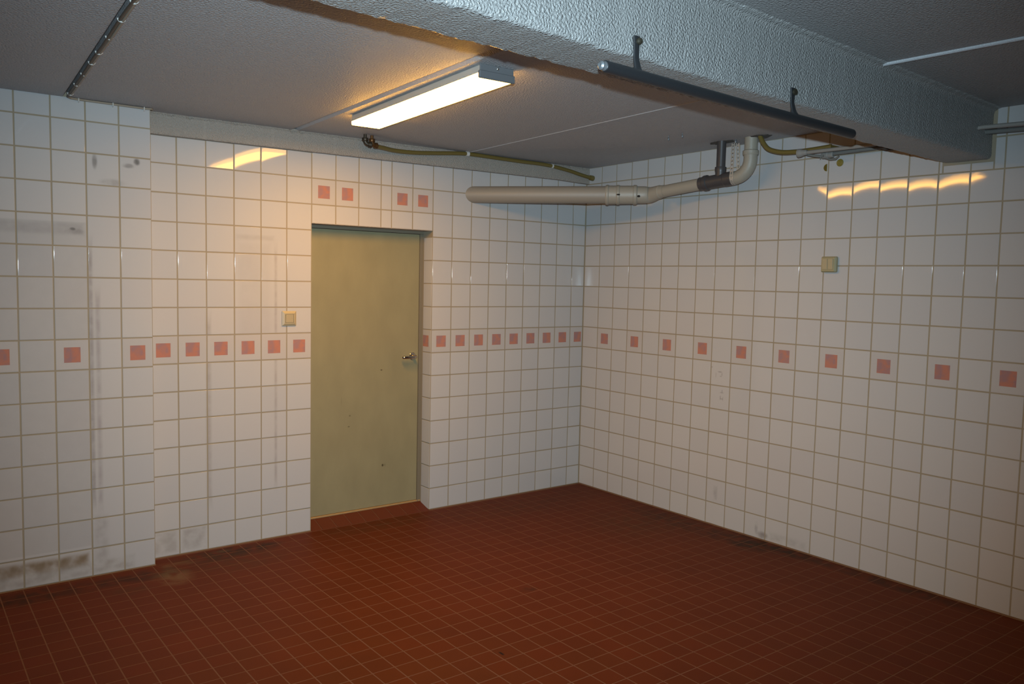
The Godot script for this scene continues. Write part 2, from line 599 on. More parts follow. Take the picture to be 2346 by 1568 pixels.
func tile_into(st: SurfaceTool, w: float, h: float, kind: int, uv: Rect2, bev: float, deep: float, xf: Transform3D) -> void:
	var hw := w * T * 0.5
	var hh := h * T * 0.5
	var b := bev * T
	var r := RandomNumberGenerator.new()
	r.seed = 1000 + kind * 17
	var sg := [Vector2(-1, -1), Vector2(1, -1), Vector2(1, 1), Vector2(-1, 1)]
	var inner := []
	var outer := []
	var foot := []
	var ni := []
	for s in sg:
		inner.append(xf * Vector3(s.x * (hw - b), s.y * (hh - b), 0))
		outer.append(xf * Vector3(s.x * hw, s.y * hh, -b))
		foot.append(xf * Vector3(s.x * hw, s.y * hh, -deep * T))
		ni.append((xf.basis * Vector3(s.x * 0.003 + r.randf_range(-0.004, 0.004), s.y * -0.006 + r.randf_range(-0.004, 0.004), 1)).normalized())
	var uvs := [Vector2(uv.position.x, uv.end.y), Vector2(uv.end.x, uv.end.y), Vector2(uv.end.x, uv.position.y), Vector2(uv.position.x, uv.position.y)]
	# the glaze dips a little from side to side: four strips with slightly different normals
	var sag := r.randf_range(0.002, 0.008)
	for k in 4:
		var f0 := k / 4.0
		var f1 := (k + 1) / 4.0
		var pp := [inner[0].lerp(inner[1], f0), inner[0].lerp(inner[1], f1), inner[3].lerp(inner[2], f1), inner[3].lerp(inner[2], f0)]
		var nn := []
		for e in [[0, 1, f0], [0, 1, f1], [3, 2, f1], [3, 2, f0]]:
			var x: float = e[2] * 2.0 - 1.0
			nn.append((ni[e[0]].lerp(ni[e[1]], e[2]) + xf.basis.y * sag * (x * x - 0.45)).normalized())
		quadn(st, pp, nn, [uvs[0].lerp(uvs[1], f0), uvs[0].lerp(uvs[1], f1), uvs[3].lerp(uvs[2], f1), uvs[3].lerp(uvs[2], f0)])
	for i in 4:
		var j := (i + 1) % 4
		var out: Vector2 = (sg[i] + sg[j]) * 0.5
		var o: Vector3 = (xf.basis * Vector3(out.x, out.y, 0.15)).normalized()
		quadn(st, [outer[i], outer[j], inner[j], inner[i]], [o, o, ni[j], ni[i]], [uvs[i], uvs[j], uvs[j], uvs[i]])
		var side: Vector3 = (xf.basis * Vector3(out.x, out.y, 0)).normalized()
		quadn(st, [foot[i], foot[j], outer[j], outer[i]], [side, side, side, side], [uvs[i], uvs[j], uvs[j], uvs[i]])


# cells: dictionaries {x0,x1,y0,y1,deco,uv} in the wall's own plane; frame places them. The 300 that show largest are parts, the rest one mesh.
func lay_tiles(parent: Node3D, cells: Array, frame: Transform3D, mats: Array, called := "tile", joint := JOINT, bev := 0.02, most := 300, tilt := 0.006) -> void:
	var ranked := []
	for c in cells:
		var w: float = c.x1 - c.x0 - joint
		var h: float = c.y1 - c.y0 - joint
		if w < 0.03 or h < 0.03:
			continue
		var mid := Vector3((c.x0 + c.x1) * 0.5 * T, (c.y0 + c.y1) * 0.5 * T, 0)
		var a := pixel(frame * (mid - Vector3(w, h, 0) * 0.5 * T))
		var b := pixel(frame * (mid + Vector3(w, h, 0) * 0.5 * T))
		var d := pixel(frame * (mid + Vector3(-w, h, 0) * 0.5 * T))
		var m2 := pixel(frame * mid)
		var area := absf((b - a).cross(d - a))
		if m2.x < -40 or m2.x > 2386 or m2.y < -40 or m2.y > 1608:
			area *= 0.0001
		c.w = w
		c.h = h
		c.mid = mid
		c.area = area
		ranked.append(c)
	ranked.sort_custom(func(p, q): return p.area > q.area)
	var st := start()
	var rest := 0
	for i in ranked.size():
		var c = ranked[i]
		var deco: bool = c.get("deco", false)
		var kind: int = rng.randi() % 6
		var turn := Basis(Vector3.RIGHT, rng.randf_range(-tilt, tilt)) * Basis(Vector3.UP, rng.randf_range(-tilt, tilt))
		if c.has("lean"):
			turn = Basis(Vector3.RIGHT, c.lean * (1.0 if i % 2 == 0 else -1.0)) * turn
		var xf := frame * Transform3D(turn, c.mid)
		var shade := rng.randi() % mats.size()
		var print_kind := rng.randi() % 4
		if i < most and c.area > 20.0 or deco:
			var mesh := tile_mesh(snappedf(c.w, 0.002), snappedf(c.h, 0.002), kind, c.get("uv", Rect2(0, 0, 1, 1)), bev)
			put(mesh, called, M.deco[print_kind] if deco else mats[shade], parent, parent.transform.affine_inverse() * xf.origin, xf.basis)
		else:
			tile_into(st, c.w, c.h, kind, Rect2(0, 0, 1, 1), bev, 0.05, parent.transform.affine_inverse() * xf)
			rest += 1
	if rest > 0:
		var o := put(st.commit(), called, mats[0], parent)
		o.set_meta("kind", "stuff")


func cell(x0: float, x1: float, y0: float, y1: float, deco := false) -> Dictionary:
	return {"x0": x0, "x1": x1, "y0": y0, "y1": y1, "deco": deco}


func make_floor() -> void:
	var o := node("floor", Vector3.ZERO, "dark red floor of small square quarry tiles with pale joints", "floor", "structure")
	var st := start()
	add_box(st, P(-46.5, FL - 1.5, -2.0), P(1.5, FL - 0.004, 46.5))
	put(st.commit(), "grout_bed", M.floor_grout, o)
	var cells := []
	var xs := [-0.02]
	var k := 23
	while k >= -12:
		xs.append(-16.0 + (0.6565 if k >= 0 else 0.644) * k)
		k -= 1
	var x: float = xs[-1]
	while x > -44.0:
		x -= 0.655
		xs.append(x)
	xs.sort()
	var zs := []
	for m in range(-15, 54):
		zs.append(9.985 + 0.658 * m)
	for i in xs.size() - 1:
		for j in zs.size() - 1:
			var z0: float = max(zs[j], 0.06)
			if xs[i] < XP and xs[i + 1] > XP and zs[j + 1] < ZP + 0.4:
				if zs[j + 1] < ZP:
					cells.append(cell(XP + 0.02, xs[i + 1], -min(zs[j + 1], ZP), -z0))
				else:
					cells.append(cell(XP + 0.02, xs[i + 1], -(ZP + 0.01), -max(zs[j], 0.06)))
			if xs[i] < XP:
				if zs[j + 1] < ZP + 0.05:
					continue
				z0 = max(zs[j], ZP + 0.01)
			if zs[j + 1] - z0 < 0.08 or xs[i + 1] - xs[i] < 0.06:
				continue
			cells.append(cell(xs[i], xs[i + 1], -zs[j + 1], -z0))
	# local x = x, local y = -z, facing up
	var frame := Transform3D(Basis(Vector3.RIGHT, -PI / 2), Vector3.ZERO)
	lay_tiles(o, cells, frame, M.floor, "floor_tile", 0.032, 0.005, 300, 0.002)


func wall_frame(z: float) -> Transform3D:
	return Transform3D(Basis.IDENTITY, P(0, 0, z))


func strip_bottom(x: float) -> float:
	return 6.93 + 0.13 * (x + 20.4) / 20.4


func ceil_y(x: float, z: float) -> float:
	return 7.775 + 0.0045 * max(x, -30.0) + 0.012 * z


func make_walls() -> void:
	var g := PROUD
	# ---- back wall with the doorway
	var o := node("wall_back", Vector3.ZERO, "white tiled wall around the olive door with a coral square band", "wall", "structure")
	var st := start()
	add_box(st, P(XP - 0.6, FL - 0.5, -1.8), P(XL, 8.6, -g))
	add_box(st, P(XR, FL - 0.5, -1.8), P(1.4, 8.6, -g))
	add_box(st, P(XL, 4.275, -1.8), P(XR, 8.6, -g))
	add_box(st, P(XL, FL - 0.5, -1.8), P(XR, 4.275, -1.1))
	put(st.commit(), "grout_bed", M.grout, o)
	var cells := []
	var xs := []
	for c in 9:
		xs.append(-(0.8322 + (8 - c) * BW))
	xs.append(-0.012)
	var rows := [FL + 0.02]
	for r in range(-7, 7):
		rows.append(float(r))
	for i in 9:
		for j in rows.size():
			var top: float = rows[j + 1] if j + 1 < rows.size() else strip_bottom((xs[i] + xs[i + 1]) * 0.5) + 0.05
			if j + 1 == rows.size():
				top = max(top, 6.3)
			var lo: float = rows[j]
			var c := cell(xs[i], xs[i + 1], lo, top, lo == -1.0)
			if i == 8:
				c.lean = 0.007
			if i == 8 and c.deco:
				c.uv = Rect2(0, 0, 0.83, 1)
			cells.append(c)
	for c in 6:
		var x1 := XL - c * BW
		var x0: float = x1 - BW
		for j in rows.size():
			var top: float = rows[j + 1] if j + 1 < rows.size() else strip_bottom(x0) + 0.02
			cells.append(cell(x0, x1, rows[j], top, rows[j] == -1.0))
	var ab := [XL, -13.368, -12.365, -11.362, -10.868, -9.865, XR]
	for i in 6:
		var deco := i in [0, 1, 4, 5]
		cells.append(cell(ab[i], ab[i + 1], 4.262, 5.0))
		cells.append(cell(ab[i], ab[i + 1], 5.0, 6.0, deco))
		cells.append(cell(ab[i], ab[i + 1], 6.0, strip_bottom(ab[i]) + 0.04))
	lay_tiles(o, cells, wall_frame(0), M.tile)
	# right reveal of the doorway, facing -x; local x runs to +z
	var rev := Transform3D(Basis(Vector3.UP, -PI / 2), P(XR, 0, 0))
	var rc := []
	for j in rows.size():
		if rows[j] > 4.1:
			break
		var top: float = min(rows[j + 1], 4.262)
		var lo: float = rows[j]
		if lo < -7.0:
			lo = -7.93
		var c := cell(-0.70, -0.005, lo, top, rows[j] == -1.0)
		if c.deco:
			c.uv = Rect2(0.26, 0, 0.68, 1)
		rc.append(c)
	var rc2 := []
	for c in rc:
		if c.y0 < 4.0:
			rc2.append(c)
	lay_tiles(o, rc2, rev.translated_local(Vector3(0, 0, 0.002)), M.tile_right)
	var lst := start()
	add_box(lst, P(XL - 0.01, 4.258, -0.72), P(XR + 0.01, 4.285, 0.0), 0.001)
	put(lst.commit(), "lintel_soffit", M.concrete, o)
	# ---- protruding wall on the left
	o = node("wall_left", Vector3.ZERO, "protruding white tiled wall with a muddy foot and every second band tile printed", "wall", "structure")
	st = start()
	add_box(st, P(-46.0, FL - 0.5, -1.8), P(XP - 0.012, 8.6, ZP - g))
	put(st.commit(), "grout_bed", M.grout, o)
	cells = []
	for c in 12:
		var x1 := XP - c * PW
		for j in rows.size() + 1:
			var lo: float = rows[j] if j < rows.size() else 7.0
			var top: float = (rows[j + 1] if j + 1 < rows.size() else 7.0) if j < rows.size() else ceil_y(x1, 0.6) + 0.02
			cells.append(cell(x1 - PW, x1, lo + 0.007, top + 0.007, rows[j] == -1.0 and c % 2 == 0 if j < rows.size() else false))
	lay_tiles(o, cells, wall_frame(ZP), M.tile)
	var ret := Transform3D(Basis(Vector3.UP, PI / 2), P(XP, 0, 0))
	rc = []
	for j in rows.size():
		rc.append(cell(-ZP + 0.005, -0.01, rows[j], rows[j + 1] if j + 1 < rows.size() else 7.6))
	lay_tiles(o, rc, ret, M.tile_right)
	# ---- right wall, facing -x; local x runs to +z
	o = node("wall_right", Vector3.ZERO, "white tiled wall under the beam end with alternating coral squares", "wall", "structure")
	st = start()
	add_box(st, P(g, FL - 0.5, -1.8), P(1.5, 8.6, 46.5))
	put(st.commit(), "grout_bed", M.grout, o)
	cells = []
	for c in 27:
		var z0: float = 0.012 if c == 0 else 1.066 + (c - 1) * RW
		var z1: float = 1.066 + c * RW
		for j in rows.size() + 1:
			var lo: float = rows[j] if j < rows.size() else 7.0
			var top: float = (rows[j + 1] if j + 1 < rows.size() else 7.0) if j < rows.size() else (ceil_y(0, z1) if z1 < 18.0 else 7.92)
			if c >= 17 and c <= 18 and lo >= 6.0:          # cut round the beam end
				if c == 17:
					cells.append(cell(z0, 17.16, lo, top))
				else:
					cells.append(cell(18.72, z1, lo, top))
				if lo == 6.0:
					cells.append(cell(17.16 if c == 17 else z0, z1 if c == 17 else 18.72, 6.0, 6.27))
				continue
			cells.append(cell(z0, z1, lo, top, lo == -1.0 and c % 2 == 1))
	lay_tiles(o, cells, Transform3D(Basis(Vector3.UP, -PI / 2), P(0, 0, 0)), M.tile_right)
	# ---- the sides of the room behind the camera
	o = node("wall_front", Vector3.ZERO, "plain wall behind the camera closing the wash room, coloured dark to cut bounced light", "wall", "structure")
	put(box_mesh(P(-46.5, FL - 0.5, 46.0), P(1.5, 8.6, 47.5)), "plaster", M.plain, o)
	o = node("wall_far_left", Vector3.ZERO, "plain wall out of view on the far left side, coloured dark to cut bounced light", "wall", "structure")
	put(box_mesh(P(-47.5, FL - 0.5, -1.8), P(-46.0, 8.6, 47.5)), "plaster", M.plain, o)
	# ---- mortar bead along the foot of the walls
	var nz := FastNoiseLite.new()
	nz.seed = 4
	nz.frequency = 0.6
	var t := node("trim_1", Vector3.ZERO, "thin brownish mortar bead where the right wall meets the floor", "trim", "structure")
	put(bead_mesh(Vector3(0, FL, 0.02), Vector3(0, FL, 30.0), Vector3(-1, 0, 0), 0.045, nz), "mortar_bead", M.bead, t)
	t = node("trim_2", Vector3.ZERO, "thin brownish mortar bead where the door wall meets the floor", "trim", "structure")
	put(bead_mesh(Vector3(XR, FL, 0), Vector3(0, FL, 0), Vector3(0, 0, 1), 0.025, nz), "mortar_bead", M.bead, t)
	put(bead_mesh(Vector3(XP, FL, 0), Vector3(XL, FL, 0), Vector3(0, 0, 1), 0.025, nz), "mortar_bead", M.bead, t)
	t = node("trim_3", Vector3.ZERO, "thin brownish mortar bead along the foot of the protruding left wall", "trim", "structure")
	put(bead_mesh(Vector3(-32, FL, ZP), Vector3(XP, FL, ZP), Vector3(0, 0, 1), 0.03, nz), "mortar_bead", M.bead, t)
	# ---- rough concrete band above the back wall tiles
	t = node("trim_4", Vector3.ZERO, "rough grey concrete band between wall tiles and ceiling above the door", "trim", "structure")
	var rings := []
	var edge := FastNoiseLite.new()
	edge.seed = 31
	edge.frequency = 0.9
	edge.fractal_octaves = 3
	for i in 164:
		var x := XP + 0.01 + (-XP - 0.01) * i / 163.0
		var wob := edge.get_noise_2d(x * 3.0, 0) * 0.015
		var chip: float = max(0.0, edge.get_noise_2d(x * 4.0, 50) - 0.12) * 0.14
		var zf: float = 0.2 + wob * 0.4
		var lift: float = 0.0
		if x > -2.0:
			lift = (x + 2.0) * 0.03
		var yb := strip_bottom(x) + wob * 0.5 - lift
		var yt := ceil_y(x, 0.2) + 0.02
		rings.append([P(x, yb, -0.1), P(x, yt + 0.02, -0.1), P(x, yt + 0.02, zf - 0.05 - chip), P(x, yt - 0.05 - chip * 0.3, zf - 0.03 - chip), P(x, yt - 0.11 - chip, zf), P(x, yb + 0.05, zf), P(x, yb + 0.012, zf - 0.02), P(x, yb, zf - 0.06)])
	st = start()
	add_loft(st, rings, true, false)
	put(st.commit(), "concrete_band", M.concrete, t)


func bead_mesh(a: Vector3, b: Vector3, out: Vector3, r: float, nz: FastNoiseLite) -> ArrayMesh:
	var st := start()
	var n := int(a.distance_to(b) / 0.4) + 2
	var rings := []
	for i in n:
		var q := a.lerp(b, float(i) / (n - 1))
		var rr := r * (1.0 + 0.35 * nz.get_noise_2d(q.x * 3.0 + q.z * 5.0, q.z))
		rings.append([V(q - out * 0.03 + Vector3(0, -0.03, 0)), V(q + out * rr + Vector3(0, -0.03, 0)), V(q + out * rr + Vector3(0, rr * 0.2, 0)), V(q + out * rr * 0.4 + Vector3(0, rr * 0.8, 0)), V(q - out * 0.03 + Vector3(0, rr, 0))])
	var flip := (b - a).cross(Vector3.UP).dot(out) < 0.0
	if flip:
		for r2 in rings:
			r2.reverse()
	add_loft(st, rings, true, false)
	return st.commit()


# ------------------------------------------------------------------ ceiling
func beam_front(x: float) -> float:
	return 18.62 - 0.040 * x


func beam_back(x: float) -> float:
	return 17.2 - 0.0415 * x


# ceiling slab between two joint lines x = a + b z, with chamfered long edges
func slab_mesh(l: Vector2, r: Vector2, cl: float, cr: float, gl: float, gr: float, front: bool) -> ArrayMesh:
	var st := start()
	var rings := []
	var n := 20
	for i in n + 1:
		var f := float(i) / n
		var ring := []
		for s in [[0, 0.6], [0, cl], [1, 0.0], [2, 0.0], [3, cr], [3, 0.6]]:
			var z := 0.0
			var x := 0.0
			for it in 3:
				var z0 := -0.4
				var z1 := beam_back(x) + 0.7
				if front:
					z0 = beam_front(x) - 0.7
					z1 = 46.2
				z = lerpf(z0, z1, f)
				var xl := l.x + l.y * z + gl
				var xr := r.x + r.y * z - gr
				x = [xl, xl + cl, xr - cr, xr][s[0]]
			var y: float = (7.88 if front else ceil_y(x, z)) + s[1]
			ring.append(P(x, y, z))
		ring.reverse()
		rings.append(ring)
	add_loft(st, rings, true, false)
	return st.commit()


func make_ceiling() -> void:
	var o := node("ceiling", Vector3.ZERO, "grey sprayed concrete slab ceiling with long joints", "ceiling", "structure")
	put(box_mesh(P(-47.5, 8.42, -1.8), P(1.5, 9.4, 47.5)), "roof_deck", M.gap, o)
	var joints := [Vector2(0.6, 0), Vector2(-7.22, -0.0137), Vector2(-15.14, -0.0235), Vector2(-22.90, -0.0455), Vector2(-30.7, -0.045), Vector2(-38.5, -0.045), Vector2(-46.4, 0.0)]
	var ch := [0.0, 0.02, 0.11, 0.03, 0.03, 0.03, 0.0]
	var gap := [0.0, 0.02, 0.025, 0.045, 0.04, 0.04, 0.0]
	for i in 6:
		put(slab_mesh(joints[i + 1], joints[i], ch[i + 1], ch[i], gap[i + 1], gap[i], false), "ceiling_slab", M.ceiling, o)
	# filled joint: a pale bead
	var pts := []
	for i in 25:
		var z := -0.2 + 17.6 * i / 24.0
		pts.append(P(-7.22 - 0.0137 * z, ceil_y(-7.3, z) + 0.035, z))
	put(tube_mesh(pts, [0.055 * T], 10), "joint_filler", M.filler, o)
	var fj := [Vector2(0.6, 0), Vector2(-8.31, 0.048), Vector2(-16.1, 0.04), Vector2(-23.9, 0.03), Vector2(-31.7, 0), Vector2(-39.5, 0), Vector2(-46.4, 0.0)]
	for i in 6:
		put(slab_mesh(fj[i + 1], fj[i], 0.02 if i < 5 else 0.0, 0.02 if i > 0 else 0.0, 0.02, 0.02, true), "ceiling_slab", M.ceiling_front_dimmed, o)
	for k in [1, 2, 3]:
		pts = []
		for i in 25:
			var z := 18.6 + 20.0 * i / 24.0
			pts.append(P(fj[k].x + fj[k].y * z, 7.885, z))
		put(tube_mesh(pts, [0.07 * T], 10), "joint_filler", M.filler, o)
	# ragged mortar patches round the pipe holes
	for h in [[-1.06, 8.98, 0.30, 0.62, 3], [-0.95, 10.62, 0.38, 0.62, 4]]:
		var st := start()
		var rr := RandomNumberGenerator.new()
		rr.seed = h[4]
		var ring := []
		var ring2 := []
		for j in 22:
			var a := TAU * j / 22.0
			var q := rr.randf_range(0.82, 1.1)
			var x: float = h[0] + cos(a) * h[2] * q
			var z: float = h[1] + sin(a) * h[3] * q
			ring.append(P(x, ceil_y(x, z) + 0.02, z))
			x = h[0] + cos(a) * h[2] * q * 0.86
			z = h[1] + sin(a) * h[3] * q * 0.86
			ring2.append(P(x, ceil_y(x, z) - 0.03 + rr.randf_range(-0.012, 0.012), z))
		add_loft(st, [ring, ring2], true, false)
		put(st.commit(), "hole_patch", rough_patch(), o)


func rough_patch() -> StandardMaterial3D:
	if not M.has("patch"):
		M.patch = M.concrete.duplicate()
		M.patch.albedo_color = Color(0.25, 0.23, 0.21)
	return M.patch


func make_beam() -> void:
	var o := node("ceiling_beam", Vector3.ZERO, "heavy grey sprayed concrete beam crossing under the ceiling towards the right wall", "beam", "structure")
	var nz := FastNoiseLite.new()
	nz.seed = 77
	nz.frequency = 0.5
	nz.fractal_octaves = 4
	var rings := []
	var n := 560
	for i in n + 1:
		var x := 0.2 - 30.0 * i / n
		var zf := beam_front(x)
		var zb := beam_back(x)
		var e1 := nz.get_noise_2d(x * 5.0, 0) * 0.035
		var e2 := nz.get_noise_2d(x * 5.0, 30) * 0.03
		var e3 := nz.get_noise_2d(x * 5.0, 60) * 0.03
		var yb := 6.33
		var ring := [
			P(x, 8.3, zb), P(x, yb + 0.10, zb + e3), P(x, yb + 0.02 + e2 * 0.4, zb + 0.03 + e2), P(x, yb + e2, zb + 0.09 + e3),
			P(x, yb + e3 * 0.4, lerpf(zb, zf, 0.35)), P(x, yb + e1 * 0.3, lerpf(zb, zf, 0.7)),
			P(x, yb + e1, zf - 0.10 + e3), P(x, yb + 0.03 + e1, zf - 0.03 + e1), P(x, yb + 0.11, zf + e2 * 0.5), P(x, 7.0, zf + e3 * 0.4), P(x, 7.70, zf + e1 * 0.3), P(x, 7.79, zf + 0.03), P(x, 7.85, zf + 0.11 + e1), P(x, 7.885, zf + 0.26 + e1), P(x, 8.3, zf + 0.26)]
		rings.append(ring)
	var st := start()
	# rings run towards -x: turn them so that the skin faces out
	for r in rings:
		r.reverse()
	add_loft(st, rings, true, true)
	put(st.commit(), "sprayed_concrete", M.beam, o)
	st = start()
	add_box(st, P(-46.2, 6.33, 18.4), P(-29.7, 8.3, 19.86))
	put(st.commit(), "sprayed_concrete", M.beam, o)


# ------------------------------------------------------------------ door
func make_door() -> void:
	var zd := -0.765
	var o := node("door_1", P((XL + XR) * 0.5, FL, zd), "plain olive flush door in the recessed doorway with a chrome lever handle", "door", "structure")
	var inv := -o.position
	var st := start()
	# frame: head, hinge side, lock side
	for s in [[XL - 0.05, 4.14, XR + 0.02, 4.30, 0.02], [XL - 0.05, -7.72, XL + 0.14, 4.138, 0.02], [-9.02, -7.72, XR + 0.02, 4.138, 0.02]]:
		st = start()
		add_box(st, P(s[0], s[1], zd - 0.3) + inv, P(s[2], s[3], zd + s[4]) + inv, 0.002)
		put(st.commit(), "frame", M.frame, o)
	st = start()
	add_box(st, P(-9.035, -7.7, zd - 0.2) + inv, P(-9.0, 4.136, zd + 0.055) + inv, 0.0015)
	put(st.commit(), "stop_bead", M.frame, o)
	# leaf
	st = start()
	var lo := P(XL + 0.10, -7.63, zd - 0.26) + inv
	var hi := P(-9.045, 4.12, zd - 0.03) + inv
	add_box(st, lo, hi, 0.002)
	quadn(st, [Vector3(lo.x, lo.y, hi.z + 0.0006), Vector3(hi.x, lo.y, hi.z + 0.0006), Vector3(hi.x, hi.y, hi.z + 0.0006), Vector3(lo.x, hi.y, hi.z + 0.0006)], [Vector3.BACK, Vector3.BACK, Vector3.BACK, Vector3.BACK], [Vector2(0, 1), Vector2(1, 1), Vector2(1, 0), Vector2(0, 0)])
	put(st.commit(), "leaf", M.door, o)
	st = start()
	add_box(st, P(XL, -7.72, zd - 0.2) + inv, P(XR, -7.645, zd + 0.035) + inv, 0.002)
	put(st.commit(), "threshold_strip", M.strip, o)
	# lever handle
	var z0 := zd - 0.03
	var c := P(-9.33, -1.19, z0) + inv
	var hd := put(lathe_mesh(c, Vector3.BACK, [Vector2(0, 0.165 * T), Vector2(0.03 * T, 0.165 * T), Vector2(0.05 * T, 0.145 * T), Vector2(0.055 * T, 0.07 * T), Vector2(0.07 * T, 0.065 * T), Vector2(0.30 * T, 0.065 * T)], 24), "handle", M.chrome, o)
	st = start()
	var lv := []
	for q in [Vector3(0, 0, 0.29), Vector3(-0.03, 0, 0.33), Vector3(-0.12, -0.005, 0.345), Vector3(-0.30, -0.01, 0.345), Vector3(-0.48, -0.012, 0.335), Vector3(-0.58, -0.012, 0.31), Vector3(-0.62, -0.012, 0.27)]:
		lv.append(c + q * T)
	add_tube(st, curve_points(lv, 4), [0.075 * T, 0.07 * T, 0.065 * T], 14)
	put(st.commit(), "lever", M.chrome, hd)
	# sloping sill of red tiles
	var s2 := node("door_sill", Vector3.ZERO, "sloping sill of red tiles under the olive door", "sill", "structure")
	st = start()
	var prof := [Vector3(0, FL - 0.1, 0.10), Vector3(0, FL - 0.012, 0.09), Vector3(0, -7.722, -0.74), Vector3(0, -7.9, -0.9), Vector3(0, FL - 0.1, -0.9)]
	var r0 := []
	var r1 := []
	for q in prof:
		r0.append(P(XL, q.y, q.z))
		r1.append(P(XR, q.y, q.z))
	add_loft(st, [r0, r1], true, false)
	put(st.commit(), "mortar_bed", M.floor_grout, s2)
	var jx := [XL, -13.907, -13.258, -12.606, -11.955, -11.305, -10.652, -9.99, -9.315, XR]
	var top := P(0, -7.708, -0.735)
	var bot := P(0, FL + 0.004, 0.095)
	var up := (top - bot)
	var len := up.length() / T
	var yd := up.normalized()
	var zn := Vector3.RIGHT.cross(yd)
	for i in 9:
		var w: float = jx[i + 1] - jx[i] - 0.036
		var mid := (top + bot) * 0.5
		mid.x = (jx[i] + jx[i + 1]) * 0.5 * T
		put(tile_mesh(snappedf(w, 0.002), snappedf(len - 0.02, 0.002), 0, Rect2(0, 0, 1, 1), 0.008), "sill_tile", M.sill, s2, mid, Basis(Vector3.RIGHT, yd, zn))


# ------------------------------------------------------------------ lamp
func make_lamp() -> void:
	var o := node("ceiling_lamp", P(-14.40, ceil_y(-14.4, 8.2), 8.2), "glowing white fluorescent ceiling lamp with a grey end cap in front of the beam", "lamp")
	o.rotation = Vector3(atan(-0.012), deg_to_rad(-2.45), 0)
	var hl := 4.06 * T
	var hw := 0.545 * T
	# folded sheet housing
	var st := start()
	var r0 := []
	var r1 := []
	for q in [Vector2(-0.46, 0.01), Vector2(-0.52, -0.04), Vector2(-0.535, -0.20), Vector2(-0.55, -0.215), Vector2(-0.55, -0.235), Vector2(0.55, -0.235), Vector2(0.55, -0.215), Vector2(0.535, -0.20), Vector2(0.52, -0.04), Vector2(0.46, 0.01)]:
		r0.append(Vector3(q.x * T, q.y * T, -hl + 0.02 * T))
		r1.append(Vector3(q.x * T, q.y * T, hl - 0.02 * T))
	add_loft(st, [r0, r1], true, false)
	put(st.commit(), "housing", M.white_metal, o)
	# acrylic cover: shallow tray, rounded edges
	st = start()
	var rings := []
	for z in [-hl, -hl + 0.03 * T, hl - 0.06 * T, hl - 0.04 * T]:
		var inset: float = 0.02 if absf(z) > hl - 0.001 else 0.0
		var ring := []
		for q in [Vector2(-0.535, -0.225), Vector2(-0.54, -0.30), Vector2(-0.53, -0.345), Vector2(-0.50, -0.36), Vector2(0.50, -0.36), Vector2(0.53, -0.345), Vector2(0.54, -0.30), Vector2(0.535, -0.225)]:
			ring.append(Vector3(q.x * (1.0 - inset) * T, (q.y + (inset if q.y < -0.2 else 0.0)) * T, z))
		rings.append(ring)
	add_loft(st, rings, true, false)
	put(st.commit(), "diffuser", M.glow, o)
	# end caps
	for s in [1.0, -1.0]:
		if s < 0:
			continue
		st = start()
		add_box(st, Vector3(-0.535 * T, -0.185 * T, s * hl - 0.03 * T), Vector3(0.535 * T, 0.0, s * hl + 0.015 * T), 0.002)
		add_box(st, Vector3(-0.565 * T, -0.375 * T, s * hl - 0.05 * T), Vector3(0.565 * T, -0.175 * T, s * hl + 0.045 * T), 0.003)
		var ec := put(st.commit(), "end_cap", M.cap, o)
		put(lathe_mesh(Vector3(0.02 * T, -0.07 * T, s * hl + 0.012 * T), Vector3(0, 0, s), [Vector2(0, 0.035 * T), Vector2(0.015 * T, 0.035 * T), Vector2(0.025 * T, 0.02 * T), Vector2(0.026 * T, 0.0)], 14), "screw", M.chrome, ec)
	st = start()
	add_box(st, Vector3(-0.50 * T, -0.18 * T, -hl - 0.01 * T), Vector3(0.50 * T, 0.0, -hl + 0.03 * T), 0.002)
	put(st.commit(), "end_plate", M.white_metal, o)
	# its light: as large as the glowing face, just below it
	var l := AreaLight3D.new()
	l.name = "lamp_light"
	l.area_size = Vector2(1.06 * T, 8.0 * T)
	l.area_normalize_energy = true
	l.light_color = Color(1.0, 0.715, 0.28)
	l.light_energy = 2.75
	l.area_range = 20.0
	l.area_attenuation = 2.0
	l.shadow_enabled = true
	l.transform = Transform3D(Basis(Vector3.RIGHT, -PI / 2), Vector3(0, -0.375 * T, 0))
	o.add_child(l)


# ------------------------------------------------------------------ pipes
func ring_profile(r: float, w: float, up: float) -> Array:
	return [Vector2(-w, r), Vector2(-w * 0.7, r + up * 0.8), Vector2(-w * 0.3, r + up), Vector2(w * 0.3, r + up), Vector2(w * 0.7, r + up * 0.8), Vector2(w, r)]


func scaled(a: Array) -> Array:
	var out := []
	for q in a:
		out.append(q * T)
	return out


